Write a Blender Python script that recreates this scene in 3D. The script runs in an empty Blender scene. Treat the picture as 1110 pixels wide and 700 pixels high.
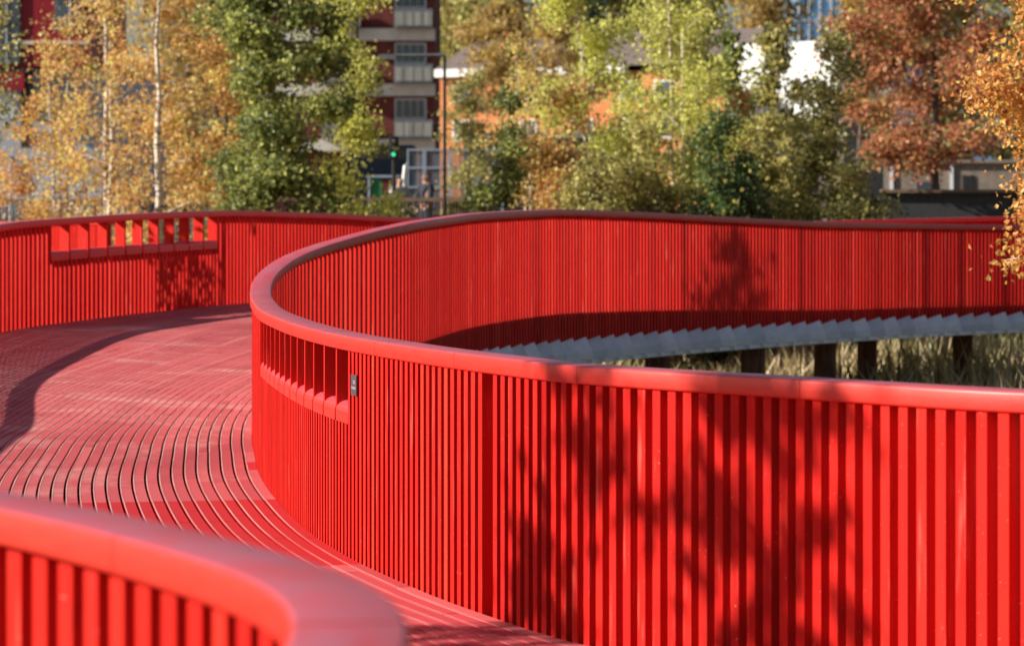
import bpy, bmesh, math, random
from mathutils import Vector, Matrix
R = math.radians
C = bpy.context.scene.collection
scn = bpy.context.scene
rng = random.Random(7)

# ------------------------------------------------------------------ camera
CAM_Z, F_PX, W_PX, HOR = 1.70, 3000.0, 1110.0, 242.0
cd = bpy.data.cameras.new('camera'); cam = bpy.data.objects.new('camera', cd); C.objects.link(cam)
cam.location = (0, 0, CAM_Z); cam.rotation_euler = (R(90), 0, 0)
cd.sensor_width = 36.0; cd.lens = F_PX / W_PX * 36.0
cd.shift_y = -(350.0 - HOR) / W_PX
cd.clip_start = 0.1; cd.clip_end = 3000
cd.dof.use_dof = True; cd.dof.focus_distance = 15.0; cd.dof.aperture_fstop = 3.9
scn.camera = cam

# ------------------------------------------------------------------ sky, sun, exposure
LX, LY, EL = 1.0, 0.22, 26.5             # the light travels this way (plan), sun elevation
wd = bpy.data.worlds.new('World'); scn.world = wd; wd.use_nodes = True
nt = wd.node_tree; bg = nt.nodes['Background']
sky = nt.nodes.new('ShaderNodeTexSky'); sky.sky_type = 'NISHITA'; sky.sun_disc = False
sky.sun_elevation = R(EL); sky.sun_rotation = math.atan2(-LX, -LY)
nt.links.new(sky.outputs[0], bg.inputs[0]); bg.inputs[1].default_value = 0.05
sl = bpy.data.lights.new('sun', 'SUN'); sl.energy = 5.0; sl.angle = R(0.53); sl.color = (1.0, 0.93, 0.82)
so = bpy.data.objects.new('sun', sl); C.objects.link(so)
ce = math.cos(R(EL)); ln = math.hypot(LX, LY)
so.rotation_euler = Vector((LX / ln * ce, LY / ln * ce, -math.sin(R(EL)))).to_track_quat('-Z', 'Y').to_euler()
scn.view_settings.view_transform = 'Standard'; scn.view_settings.look = 'None'
scn.view_settings.exposure = 0.68; scn.view_settings.gamma = 1.0
scn.view_settings.use_curve_mapping = False
scn.render.engine = 'CYCLES'
scn.cycles.max_bounces = 8; scn.cycles.diffuse_bounces = 6; scn.cycles.glossy_bounces = 3
scn.cycles.transmission_bounces = 4; scn.cycles.transparent_max_bounces = 4

# ------------------------------------------------------------------ helpers
def WP(px, py, d):
    return Vector(((px - 555) / F_PX * d, d, CAM_Z - (py - HOR) / F_PX * d))

class MB:
    """collects faces for one mesh; each face can carry a tint (hue variation of its own piece)"""
    def __init__(s): s.v = []; s.f = []; s.c = []
    def quad(s, a, b, c, d, t=0.5):
        n = len(s.v); s.v += [tuple(a), tuple(b), tuple(c), tuple(d)]; s.f.append((n, n+1, n+2, n+3)); s.c.append(t)
    def tri(s, a, b, c, t=0.5):
        n = len(s.v); s.v += [tuple(a), tuple(b), tuple(c)]; s.f.append((n, n+1, n+2)); s.c.append(t)
    def hexa(s, p, t=0.5):
        """p: 8 points, bottom ring 0-3 then top ring 4-7"""
        n = len(s.v); s.v += [tuple(q) for q in p]
        for f in ((3,2,1,0),(4,5,6,7),(0,1,5,4),(1,2,6,5),(2,3,7,6),(3,0,4,7)):
            s.f.append(tuple(n+i for i in f)); s.c.append(t)
    def box(s, x0, x1, y0, y1, z0, z1, t=0.5):
        s.hexa([(x0,y0,z0),(x1,y0,z0),(x1,y1,z0),(x0,y1,z0),(x0,y0,z1),(x1,y0,z1),(x1,y1,z1),(x0,y1,z1)], t)
    def obox(s, c, tx, hx, hy, z0, z1, t=0.5):
        """box centred in plan on c, long axis tx"""
        tx = Vector((tx[0], tx[1])).normalized(); ny = Vector((-tx.y, tx.x))
        pts = [Vector((c[0], c[1])) + tx*a*hx + ny*b*hy for a, b in ((-1,-1),(1,-1),(1,1),(-1,1))]
        s.hexa([(p.x,p.y,z0) for p in pts] + [(p.x,p.y,z1) for p in pts], t)
    def tube(s, pts, rad, n=8, cap=True, t=0.5):
        base = len(s.v); m = len(pts)
        for i, p in enumerate(pts):
            p = Vector(p)
            d = (Vector(pts[min(i+1, m-1)]) - Vector(pts[max(i-1, 0)])).normalized()
            up = Vector((0,0,1)) if abs(d.z) < .9 else Vector((1,0,0))
            a = d.cross(up).normalized(); b = d.cross(a)
            r = rad[i] if isinstance(rad, (list, tuple)) else rad
            for k in range(n):
                an = 2*math.pi*k/n; q = p + a*math.cos(an)*r + b*math.sin(an)*r
                s.v.append(tuple(q))
        for i in range(m-1):
            for k in range(n):
                k2 = (k+1) % n
                s.f.append((base+i*n+k, base+(i+1)*n+k, base+(i+1)*n+k2, base+i*n+k2)); s.c.append(t)
        if cap:
            s.f.append(tuple(base+k for k in range(n))); s.c.append(t)
            s.f.append(tuple(base+(m-1)*n+k for k in range(n-1, -1, -1))); s.c.append(t)
    def build(s, name, mat, parent=None, smooth=False, tint=False, bevel=0):
        me = bpy.data.meshes.new(name); me.from_pydata(s.v, [], s.f); me.update()
        if tint:
            at = me.attributes.new('tint', 'FLOAT', 'FACE'); at.data.foreach_set('value', s.c)
        if smooth: me.polygons.foreach_set('use_smooth', [True]*len(me.polygons))
        me.materials.append(mat)
        o = bpy.data.objects.new(name, me); C.objects.link(o)
        if parent is not None:
            o.parent = parent; o.matrix_parent_inverse = Matrix.Translation(-parent.location) if parent.location.length else Matrix()
        if bevel:
            b = o.modifiers.new('bevel', 'BEVEL'); b.width = bevel; b.segments = 2; b.limit_method = 'ANGLE'
        return o

def tag(o, label=None, cat=None, group=None, kind=None):
    if label: o['label'] = label
    if cat: o['category'] = cat
    if group: o['group'] = group
    if kind: o['kind'] = kind
    return o
def thing(name, loc, label, cat, group=None):
    o = bpy.data.objects.new(name, None); C.objects.link(o); o.location = loc
    o.empty_display_size = .2
    return tag(o, label, cat, group)
def copy_tree(o, loc, label, rz=0, sc=1):
    r = o.copy(); C.objects.link(r); r.location = loc; r.rotation_euler = (0,0,rz); r.scale = (sc,)*3
    r['label'] = label
    for ch in o.children:
        c = ch.copy(); C.objects.link(c); c.parent = r
    return r

# ------------------------------------------------------------------ materials
def mat(name, rough=.5, spec=.5):
    m = bpy.data.materials.new(name); m.use_nodes = True
    b = m.node_tree.nodes['Principled BSDF']; b.inputs['Roughness'].default_value = rough
    b.inputs['Specular IOR Level'].default_value = spec
    return m, m.node_tree, b
def N(t, k, **kw):
    n = t.nodes.new(k)
    for a, v in kw.items(): setattr(n, a, v)
    return n
def noise(t, scale, detail=4, vec=None, rough=.55):
    n = N(t, 'ShaderNodeTexNoise'); n.inputs['Scale'].default_value = scale; n.inputs['Detail'].default_value = detail
    n.inputs['Roughness'].default_value = rough
    if vec is not None: t.links.new(vec, n.inputs['Vector'])
    return n.outputs['Fac']
def ramp(t, fac, stops):
    n = N(t, 'ShaderNodeValToRGB'); e = n.color_ramp.elements
    while len(e) < len(stops): e.new(.5)
    for q, (p, c) in zip(e, stops):
        q.position = p; q.color = (*c, 1) if len(c) == 3 else c
    t.links.new(fac, n.inputs[0]); return n.outputs[0]
def mapped(t, sx, sy, sz, kind='Object'):
    tc = N(t, 'ShaderNodeTexCoord'); mp = N(t, 'ShaderNodeMapping'); mp.inputs['Scale'].default_value = (sx, sy, sz)
    t.links.new(tc.outputs[kind], mp.inputs[0]); return mp.outputs[0]
def mix(t, fac, a, b, mode='MIX'):
    n = N(t, 'ShaderNodeMix', data_type='RGBA', blend_type=mode)
    if isinstance(fac, (int, float)): n.inputs[0].default_value = fac
    else: t.links.new(fac, n.inputs[0])
    for i, v in ((6, a), (7, b)):
        if isinstance(v, tuple): n.inputs[i].default_value = (*v, 1)
        else: t.links.new(v, n.inputs[i])
    return n.outputs[2]
def bump(t, b, h, strength=.3, dist=.01):
    n = N(t, 'ShaderNodeBump'); n.inputs['Strength'].default_value = strength; n.inputs['Distance'].default_value = dist
    t.links.new(h, n.inputs['Height']); t.links.new(n.outputs[0], b.inputs['Normal'])
def attr(t, name='tint'):
    n = N(t, 'ShaderNodeAttribute'); n.attribute_name = name; return n.outputs['Fac']

# red painted timber slats, slightly weathered: pale vertical streaks, piece-to-piece variation
m_slat, t, b = mat('red_painted_timber', .6, .12)
st = noise(t, 6, 5, mapped(t, 5, 5, .35)); ti = attr(t)
base = ramp(t, ti, [(0, (.46,.008,.007)), (.5, (.60,.013,.009)), (.9, (.66,.020,.012)), (1, (.70,.045,.025))])
c1 = mix(t, ramp(t, st, [(.60, (0,0,0)), (.74, (.55,.55,.55))]), base, (.82,.15,.11))
c2 = mix(t, ramp(t, noise(t, 90, 3), [(.70, (0,0,0)), (.76, (.5,.5,.5))]), c1, (.80,.42,.36))
fade = mix(t, ramp(t, noise(t, 1.6, 6, mapped(t, 1, 1, .7), .65), [(.45, (0,0,0)), (.75, (.35,.35,.35))]), c2, (.64,.035,.022))
grime = mix(t, ramp(t, noise(t, 12, 7, mapped(t, 1, 1, .5), .7), [(.60, (0,0,0)), (.72, (.4,.4,.4))]), fade, (.20,.02,.015))
t.links.new(grime, b.inputs['Base Color']); bump(t, b, noise(t, 30, 4, mapped(t, 3, 3, .3)), .35, .003)
t.links.new(ramp(t, noise(t, 5, 5), [(.3, (.45,.45,.45)), (.7, (.75,.75,.75))]), b.inputs['Roughness'])

# handrail: the same paint, faded on top, with a lavender sky reflection painted in
m_rail, t, b = mat('red_handrail_paint', .5, .25)
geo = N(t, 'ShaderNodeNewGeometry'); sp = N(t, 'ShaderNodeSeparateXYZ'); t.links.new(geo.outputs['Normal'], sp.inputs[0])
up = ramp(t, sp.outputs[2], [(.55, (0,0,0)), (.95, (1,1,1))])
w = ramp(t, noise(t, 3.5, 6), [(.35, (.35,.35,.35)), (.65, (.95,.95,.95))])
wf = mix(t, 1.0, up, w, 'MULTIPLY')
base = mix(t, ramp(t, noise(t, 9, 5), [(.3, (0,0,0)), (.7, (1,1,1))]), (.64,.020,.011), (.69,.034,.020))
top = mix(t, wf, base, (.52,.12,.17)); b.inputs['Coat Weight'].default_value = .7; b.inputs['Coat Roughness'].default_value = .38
c3 = mix(t, ramp(t, noise(t, 45, 3), [(.70, (0,0,0)), (.76, (.6,.6,.6))]), top, (.78,.5,.45))
c4 = mix(t, ramp(t, noise(t, 14, 8, rough=.7), [(.56, (0,0,0)), (.70, (.45,.45,.45))]), c3, (.28,.04,.045))
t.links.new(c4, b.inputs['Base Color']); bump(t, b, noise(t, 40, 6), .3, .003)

# deck boards
m_deck, t, b = mat('weathered_red_deck_board', .62, .4)
ti = attr(t)
f1 = noise(t, 2.2, 7); f2 = noise(t, 16, 8, rough=.7); f3 = noise(t, 6, 6, rough=.65)
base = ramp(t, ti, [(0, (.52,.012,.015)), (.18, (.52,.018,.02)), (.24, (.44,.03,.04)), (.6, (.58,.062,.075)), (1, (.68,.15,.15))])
c1 = mix(t, ramp(t, f1, [(.4, (0,0,0)), (.72, (.55,.55,.55))]), base, (.50,.17,.16))
c2 = mix(t, ramp(t, f2, [(.53, (0,0,0)), (.66, (.7,.7,.7))]), c1, (.68,.34,.31))
c3 = mix(t, ramp(t, f3, [(.54, (0,0,0)), (.68, (.6,.6,.6))]), c2, (.27,.035,.045))
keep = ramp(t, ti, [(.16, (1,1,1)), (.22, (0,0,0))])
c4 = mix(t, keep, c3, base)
t.links.new(c4, b.inputs['Base Color']); bump(t, b, f2, .35, .004)
m_strip, t, b = mat('pale_grit_strip', .8, .3)
c = ramp(t, noise(t, 30, 4), [(.35, (.42,.15,.14)), (.65, (.68,.42,.38))]); t.links.new(c, b.inputs['Base Color'])
m_underlay, t, b = mat('dark_underlay', .9, .1)  # near-black colour standing in for the shade below the boards
c = ramp(t, noise(t, 3, 3), [(.3, (.02,.008,.008)), (.7, (.04,.015,.015))]); t.links.new(c, b.inputs['Base Color'])
m_fascia = None

def simple(name, c0, c1, scale=3, rough=.6, metal=0, spec=.4, detail=4, sxyz=None, bm=0):
    m, t, b = mat(name, rough, spec)
    n = noise(t, scale, detail, mapped(t, *sxyz) if sxyz else mapped(t, 1, 1, 1))
    t.links.new(ramp(t, n, [(.3, c0), (.7, c1)]), b.inputs['Base Color']); b.inputs['Metallic'].default_value = metal
    if bm: bump(t, b, n, bm, .01)
    return m
m_steel = simple('galvanised_steel', (.70,.73,.77), (.88,.90,.92), 8, .4, .1)
t_ = m_steel.node_tree; b_ = t_.nodes['Principled BSDF']; old = b_.inputs['Base Color'].links[0].from_socket
t_.links.new(mix(t_, ramp(t_, attr(t_), [(0, (.0,.0,.0)), (1, (.6,.6,.6))]), old, (.30,.33,.38)), b_.inputs['Base Color'])
m_pile = simple('dark_timber_pile', (.05,.022,.015), (.22,.10,.06), 7, .85, sxyz=(3,3,.4), bm=.6)
m_plaque = simple('plaque_grey', (.07,.055,.07), (.095,.08,.095), 5, .4)
m_white_letter = simple('white_lettering', (.55,.55,.55), (.6,.6,.6), 3, .5)
m_blackmetal = simple('black_painted_metal', (.012,.012,.014), (.03,.03,.033), 5, .4)
m_greymetal = simple('grey_painted_metal', (.10,.11,.12), (.17,.18,.19), 5, .4)
m_blueframe = simple('pale_blue_metal', (.30,.38,.50), (.45,.53,.64), 5, .4, .3)
m_brick = simple('dark_red_brick', (.10,.022,.018), (.17,.038,.03), 3, .9)
m_obrick = simple('orange_brick', (.50,.16,.06), (.66,.26,.10), 2, .9)
m_band = simple('white_render', (.52,.50,.45), (.66,.63,.57), 2, .8)
m_whitewall = simple('white_wall_paint', (.78,.78,.76), (.86,.86,.84), 1.5, .7)
m_claddark = simple('crimson_cladding', (.22,.004,.012), (.30,.008,.02), 2, .5)
m_tile = simple('brown_roof_tiles', (.13,.10,.09), (.24,.19,.17), 4, .85)
m_slate = simple('grey_slate', (.10,.10,.11), (.19,.19,.2), 4, .7)
m_hoard = simple('dark_hoarding', (.035,.037,.04), (.07,.07,.072), 5, .8, sxyz=(6,6,.5))
m_copebrown = simple('brown_coping', (.17,.11,.075), (.26,.18,.12), 4, .7)
m_picket = simple('dark_picket', (.03,.028,.028), (.06,.05,.05), 5, .7)
m_greybrick = simple('grey_brown_brick', (.15,.12,.10), (.24,.19,.155), 5, .9)
m_greypanel = simple('pale_grey_panel', (.30,.33,.38), (.42,.45,.5), 2, .6)
m_greenpanel = simple('green_panel', (.02,.16,.05), (.03,.22,.07), 2, .6)
m_frame = simple('white_window_frame', (.55,.58,.62), (.66,.69,.72), 2, .5)
m_curtain = simple('pale_curtain', (.16,.17,.17), (.34,.34,.31), 1.4, .9, sxyz=(5,1,.3))
def glassy(name, c):
    m, t, b = mat(name, .08, .9)
    t.links.new(ramp(t, noise(t, .6, 3, mapped(t, 1, 1, 1)), [(.35, c), (.7, tuple(min(1, v*2.2+.01) for v in c))]), b.inputs['Base Color']); return m
m_glass = glassy('window_glass', (.03,.04,.05)); m_blueglass = glassy('blue_glass', (.10,.24,.42))
m_mesh, t, b = mat('mesh_screen', .5)
b.inputs['Base Color'].default_value = (.22,.26,.32,1); b.inputs['Alpha'].default_value = .35
m_lit, t, b = mat('green_signal_lamp', .4); b.inputs['Base Color'].default_value = (.02,.5,.25,1)
b.inputs['Emission Color'].default_value = (.1,1,.5,1); b.inputs['Emission Strength'].default_value = .45

# ground
m_ground, t, b = mat('wetland_soil_and_straw', .95, .1)
c = ramp(t, noise(t, .6, 8), [(.3, (.05,.05,.02)), (.5, (.14,.11,.055)), (.7, (.24,.19,.10))]); t.links.new(c, b.inputs['Base Color'])
bump(t, b, noise(t, 4, 6), .8, .1)
m_water, t, b = mat('pond_water', .06, .5); b.inputs['Base Color'].default_value = (.015,.02,.015,1); bump(t, b, noise(t, 5, 3), .05, .02)
m_pave = simple('grey_paving', (.16,.155,.15), (.24,.23,.22), .5, .9)

def leafmat(name, stops, trans=.5, gain=1.95):
    stops = [(p, tuple(min(.85, v*gain+.008) for v in c)) for p, c in stops]
    m = bpy.data.materials.new(name); m.use_nodes = True; t = m.node_tree; b = t.nodes['Principled BSDF']
    b.inputs['Roughness'].default_value = .45; b.inputs['Specular IOR Level'].default_value = .5
    col = ramp(t, attr(t), stops); t.links.new(col, b.inputs['Base Color'])
    tr = N(t, 'ShaderNodeBsdfTranslucent'); t.links.new(col, tr.inputs[0])
    ms = N(t, 'ShaderNodeMixShader'); ms.inputs[0].default_value = trans
    t.links.new(b.outputs[0], ms.inputs[1]); t.links.new(tr.outputs[0], ms.inputs[2])
    t.links.new(ms.outputs[0], t.nodes['Material Output'].inputs[0]); return m
L_orange = leafmat('orange_birch_leaf', [(0, (.14,.07,.03)), (.35, (.38,.20,.07)), (.7, (.54,.32,.11)), (.9, (.62,.42,.12)), (1, (.34,.34,.10))])
L_amber = leafmat('amber_birch_leaf', [(0, (.15,.06,.025)), (.35, (.40,.18,.05)), (.8, (.54,.28,.07)), (1, (.58,.38,.10))])
L_green = leafmat('green_leaf', [(0, (.035,.05,.015)), (.5, (.115,.135,.035)), (.85, (.28,.28,.08)), (1, (.52,.45,.12))])
L_yg = leafmat('yellow_green_leaf', [(0, (.09,.10,.03)), (.4, (.28,.27,.07)), (.8, (.48,.43,.11)), (1, (.66,.54,.12))])
L_dark = leafmat('dark_green_leaf', [(0, (.018,.035,.012)), (.6, (.05,.085,.025)), (.9, (.11,.14,.04)), (1, (.34,.30,.07))])
L_olive = leafmat('olive_leaf', [(0, (.06,.065,.02)), (.45, (.19,.18,.055)), (.8, (.36,.29,.10)), (1, (.58,.42,.16))])
L_rust = leafmat('rust_red_leaf', [(0, (.10,.035,.02)), (.35, (.27,.10,.05)), (.7, (.36,.16,.08)), (.9, (.42,.24,.10)), (1, (.13,.15,.05))])
L_brown = leafmat('brown_gold_leaf', [(0, (.09,.07,.03)), (.5, (.25,.17,.06)), (.85, (.38,.27,.08)), (1, (.50,.36,.08))])
L_reed = leafmat('straw_reed_blade', [(0, (.10,.10,.03)), (.25, (.18,.20,.06)), (.5, (.42,.33,.17)), (1, (.62,.50,.30))], .25, 1.1)
m_bark = simple('grey_brown_bark', (.06,.045,.035), (.14,.11,.09), 6, .9, sxyz=(2,2,.5), bm=.5)
m_birch, t, b = mat('white_birch_bark', .7, .3)
n1 = noise(t, 5, 5, mapped(t, 1, 1, 4)); t.links.new(ramp(t, n1, [(.36, (.06,.045,.04)), (.43, (.55,.46,.38)), (.6, (.78,.70,.60))]), b.inputs['Base Color'])

# ------------------------------------------------------------------ plan curves of the boardwalk
def catmull(pts, step=.02):
    out = []
    P = [Vector(p) for p in pts]
    P = [P[0]*2-P[1]] + P + [P[-1]*2-P[-2]]
    for i in range(1, len(P)-2):
        a, b_, c, d = P[i-1:i+3]
        n = max(2, int((c-b_).length/step))
        # centripetal
        t0 = 0; t1 = t0+(b_-a).length**.5; t2 = t1+(c-b_).length**.5; t3 = t2+(d-c).length**.5
        for k in range(n):
            u = t1+(t2-t1)*k/n
            A1 = a*((t1-u)/(t1-t0))+b_*((u-t0)/(t1-t0)); A2 = b_*((t2-u)/(t2-t1))+c*((u-t1)/(t2-t1)); A3 = c*((t3-u)/(t3-t2))+d*((u-t2)/(t3-t2))
            B1 = A1*((t2-u)/(t2-t0))+A2*((u-t0)/(t2-t0)); B2 = A2*((t3-u)/(t3-t1))+A3*((u-t1)/(t3-t1))
            out.append(B1*((t2-u)/(t2-t1))+B2*((u-t1)/(t2-t1)))
    out.append(P[-2]); return out
class Curve:
    def __init__(s, pts, smooth=40):
        p = catmull(pts)
        p = s._res(p, .05)
        for _ in range(smooth):
            p = [p[0]] + [(p[i-1]+p[i]*2+p[i+1])/4 for i in range(1, len(p)-1)] + [p[-1]]
        s.p = s._res(p, .05); s.step = .05; s.L = (len(s.p)-1)*.05
    def _res(s, p, st):
        out = [p[0].copy()]; acc = 0; want = st
        for i in range(1, len(p)):
            seg = (p[i]-p[i-1]).length
            while seg > 0 and acc+seg >= want:
                out.append(p[i-1].lerp(p[i], (want-acc)/seg)); want += st
            acc += seg
        return out
    def at(s, u):
        u = max(0, min(s.L-1e-6, u))/s.step; i = int(u)
        return s.p[i].lerp(s.p[min(i+1, len(s.p)-1)], u-i)
    def tan(s, u): return (s.at(u+.1)-s.at(u-.1)).normalized()
    def u_at_px(s, px, u0, u1):
        best = None; u = u0
        while u < u1:
            q = s.at(u); e = abs(555+F_PX*q.x/q.y-px)
            if best is None or e < best[0]: best = (e, u)
            u += .05
        return best[1]
M_PTS = [(5.2,1.0),(5.6,4.6),(4.9,7.2),(3.1,8.75),(1.739,9.55),(1.234,10.15),(.667,10.8),(.339,11.18),(.126,11.64),(-.06,12.08),(-.258,12.56),
         (-.476,13.2),(-.722,13.97),(-1.056,15.3),(-1.449,17.46),(-1.64,18.75),(-1.85,20.6),(-1.98,21.8),(-2.03,22.7),(-1.86,23.95),(-1.45,24.95),(-.99,25.9),
         (-.4,28.2),(.46,30.5),(1.58,32.7),(2.83,34.7),(4.21,36.6),(5.7,38.4),(7.25,39.9),(9.2,41.5),(12.0,43.2),(16,45)]
O_PTS = [(-.5,-3.5),(-.5,-1),(-.46,1.2),(-.36,2.5),(-.25,3.3),(-.222,3.77),(-.236,4.1),(-.305,4.42),(-.48,4.82),(-.96,5.62),(-1.85,6.8),(-3.2,8.6),(-4.5,11.5),(-5.5,15.5),(-6.0,19.5),(-6.22,22.6),(-6.08,25.0),(-5.82,26.8),
         (-5.40,28.7),(-4.27,31.2),(-3.16,33.9),(-1.6,37.0),(.2,39.7),(2.4,42.0),(4.9,44.0),(8.2,46.2),(12.5,48.4),(17,50)]
MC = Curve(M_PTS, 60); OC = Curve(O_PTS, 30)

ZG = [(20.2,0),(20.7,.045),(21.4,.16),(22.6,.31),(23.9,.46),(25.1,.58),(28,.68),(31,.735),(34,.70),(39.5,.585),(45.5,.545),(47.4,.61),(52,.69)]
def zdeck(x, y):
    g = y+.7*x
    def f(g):
        if g <= ZG[0][0]: return 0.0
        for (a, za), (b_, zb) in zip(ZG, ZG[1:]):
            if g <= b_:
                return za+(zb-za)*(g-a)/(b_-a)
        return ZG[-1][1]
    return (f(g-.6)+f(g-.3)+f(g)+f(g+.3)+f(g+.6))/5

# ------------------------------------------------------------------ balustrades
PITCH, SLW, SLD, HGT, CAPW, CAPH = .085, .0425, .060, 1.05, .17, .075
def cap_profile():
    w, h, r = CAPW/2, CAPH, .011; pts = []
    for cx, cz, a0 in ((w-r, r, -90), (w-r, h-r, 0), (-w+r, h-r, 90), (-w+r, r, 180)):
        for k in range(4):
            a = R(a0+k*30); pts.append((cx+r*math.cos(a), cz+r*math.sin(a)))
    return pts
PROF = cap_profile()
def handrail(cv, u0, u1, parent, seg=1.25):
    u = u0
    while u < u1-.05:
        e = min(u+seg, u1); mb = MB(); n = max(2, int((e-u)/.12)); m = len(PROF)
        dz = rng.uniform(-.0008, .0008)
        for i in range(n+1):
            q = u+.0018+(e-u-.0036)*i/n; p = cv.at(q); t_ = cv.tan(q); nn = Vector((-t_.y, t_.x)); z = zdeck(p.x, p.y)+HGT+dz
            for a, c in PROF: mb.v.append((p.x+nn.x*a, p.y+nn.y*a, z+c))
        for i in range(n):
            for k in range(m):
                k2 = (k+1) % m; mb.f.append((i*m+k, (i+1)*m+k, (i+1)*m+k2, i*m+k2)); mb.c.append(.5)
        e0 = len(mb.v); mb.v += mb.v[:m]+mb.v[n*m:n*m+m]
        mb.f.append(tuple(e0+k for k in range(m))); mb.c.append(.5); mb.f.append(tuple(e0+m+k for k in range(m-1, -1, -1))); mb.c.append(.5)
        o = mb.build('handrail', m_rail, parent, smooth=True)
        o.data.polygons[-1].use_smooth = False; o.data.polygons[-2].use_smooth = False
        u = e
def slat(mb, cv, u, off, w, dep, z0, z1, tint):
    p = cv.at(u); t_ = cv.tan(u); nn = Vector((-t_.y, t_.x)); c = p+nn*off; z = zdeck(p.x, p.y)
    mb.obox(c, t_, w/2, dep/2, z+z0, z+z1, tint)
def balustrade(root, cv, side, off, u0, u1, windows=(), bay=24, low=-.28, pitch=PITCH, slw=SLW, sld=SLD, thin_from=1e9):
    if root.name.startswith('inner'): sld = .08
    """side: +1 when the deck lies on the curve's left-hand normal"""
    handrail(cv, u0, u1, root)
    k = 0; u = u0+pitch/2; mb = MB(); joints = bay if isinstance(bay, (list, tuple)) else None
    o = off*side
    while u < u1:
        win = next((w for w in windows if w[0] <= u <= w[1]), None)
        isj = (any(abs(u-j) <= pitch/2 for j in joints) if joints else k % bay == bay-1) and not win
        if isj:
            slat(mb, cv, u, o if u > thin_from else o-side*.085, .050 if u > thin_from else pitch, .05 if u > thin_from else .02, low, HGT+.003, .0)
        else:
            tint = min(1, max(0, rng.gauss(.5, .2))); 
            if rng.random() < .03: tint = .95
            slat(mb, cv, u, o, slw+rng.uniform(-.0015, .0015), .050 if u > thin_from else sld, low, (HGT-.375) if win else HGT+.003, tint)
        k += 1; u += pitch
        if isj or (joints is None and k % bay == 0) or (joints and k % 24 == 0):
            mb.build('slat_panel', m_slat, root, tint=True); mb = MB()
    if mb.v: mb.build('slat_panel', m_slat, root, tint=True)
    # backing rail under the cap and at mid height
    for (w0, w1) in windows:
        n = round((w1-w0)/.355); st_ = (w1-w0)/n
        for i in range(n+1):
            mf = MB(); slat(mf, cv, w0+i*st_, 0, .03, .125, HGT-.36, HGT+.003, rng.uniform(.4,.8))
            mf.build('window_fin', m_slat, root, tint=True)
        ms_ = MB()
        for i in range(n):
            # rounded sill between two fins
            ua, ub = w0+i*st_+.016, w0+(i+1)*st_-.016; m = 10; b0 = len(ms_.v)
            prof = [(-.068, 0)] + [(-.068*math.cos(math.pi*j/8), .055+.05*math.sin(math.pi*j/8)) for j in range(9)] + [(.068, 0)]
            m = len(prof)
            for q in (ua, (ua+ub)/2, ub):
                p = cv.at(q); t_ = cv.tan(q); nn = Vector((-t_.y, t_.x)); z = zdeck(p.x, p.y)+HGT-.375
                for a, c in prof: ms_.v.append((p.x+nn.x*a, p.y+nn.y*a, z+c))
            for a in range(2):
                for j in range(m):
                    j2 = (j+1) % m; ms_.f.append((b0+a*m+j, b0+(a+1)*m+j, b0+(a+1)*m+j2, b0+a*m+j2)); ms_.c.append(.5)
            ms_.f.append(tuple(b0+j for j in range(m))); ms_.c.append(.5)
            ms_.f.append(tuple(b0+2*m+j for j in range(m-1, -1, -1))); ms_.c.append(.5)
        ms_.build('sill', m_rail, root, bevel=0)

uM_apex = min((abs(MC.at(i*.05).y-22.7)+abs(MC.at(i*.05).x+2.03), i*.05) for i in range(len(MC.p)))[1]
# M runs from the near right, round the apex, to the far right; the deck is on its left-hand side
w0 = MC.u_at_px(393, 5, uM_apex); w1 = MC.u_at_px(293, 5, uM_apex)
uB = min((abs(OC.at(i*.05).y-28.4)+abs(OC.at(i*.05).x+5.3), i*.05) for i in range(len(OC.p)))[1]
bw0 = OC.u_at_px(48, uB-3, OC.L); bw1 = OC.u_at_px(230, uB-3, OC.L)
inner = thing('inner_balustrade', (MC.at(8).x, MC.at(8).y, 0), 'curving red slatted balustrade bending back on itself, with the small grey plaque', 'balustrade', 'red slatted balustrades of the boardwalk')
uJ = MC.u_at_px(541, 2, uM_apex)
jt = [uJ, uJ-3.4]+[MC.u_at_px(x, uM_apex+3, MC.L) for x in (742, 869, 1003, 1046, 1092)]
balustrade(inner, MC, +1, .06-.03, 0, MC.L, [(min(w0, w1), max(w0, w1))], bay=jt, thin_from=uM_apex+.5, low=-.36)
uS = min((abs(OC.at(i*.05).y-8.6)+abs(OC.at(i*.05).x+3.2), i*.05) for i in range(len(OC.p)))[1]
outer_near = thing('outer_balustrade', (OC.at(5).x, OC.at(5).y, 0), 'out of focus red balustrade end with wide pink cap, nearest at the bottom left', 'balustrade', 'red slatted balustrades of the boardwalk')
balustrade(outer_near, OC, -1, -.02, 0, uS, bay=1000, pitch=.125, slw=.066)
outer_far = thing('outer_balustrade', (OC.at(uS+1).x, OC.at(uS+1).y, 0), 'long red slatted balustrade at the left edge of the far deck with purple shaded handrail', 'balustrade', 'red slatted balustrades of the boardwalk')
balustrade(outer_far, OC, -1, .03, uS, OC.L, [(bw0, bw1)], bay=[-1], sld=.055, slw=.045)

BC = Curve([(-6.0,41.5),(-7.3,43.5),(-8.9,45.4),(-11,47.4),(-13.5,50)], 20)
back = thing('outer_balustrade', (-7, 35.3, .7), 'sunlit orange red handrail just showing above the balustrade at the top left edge', 'balustrade', 'red slatted balustrades of the boardwalk')
balustrade(back, BC, 1, .03, 0, BC.L, bay=[-1])

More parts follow.
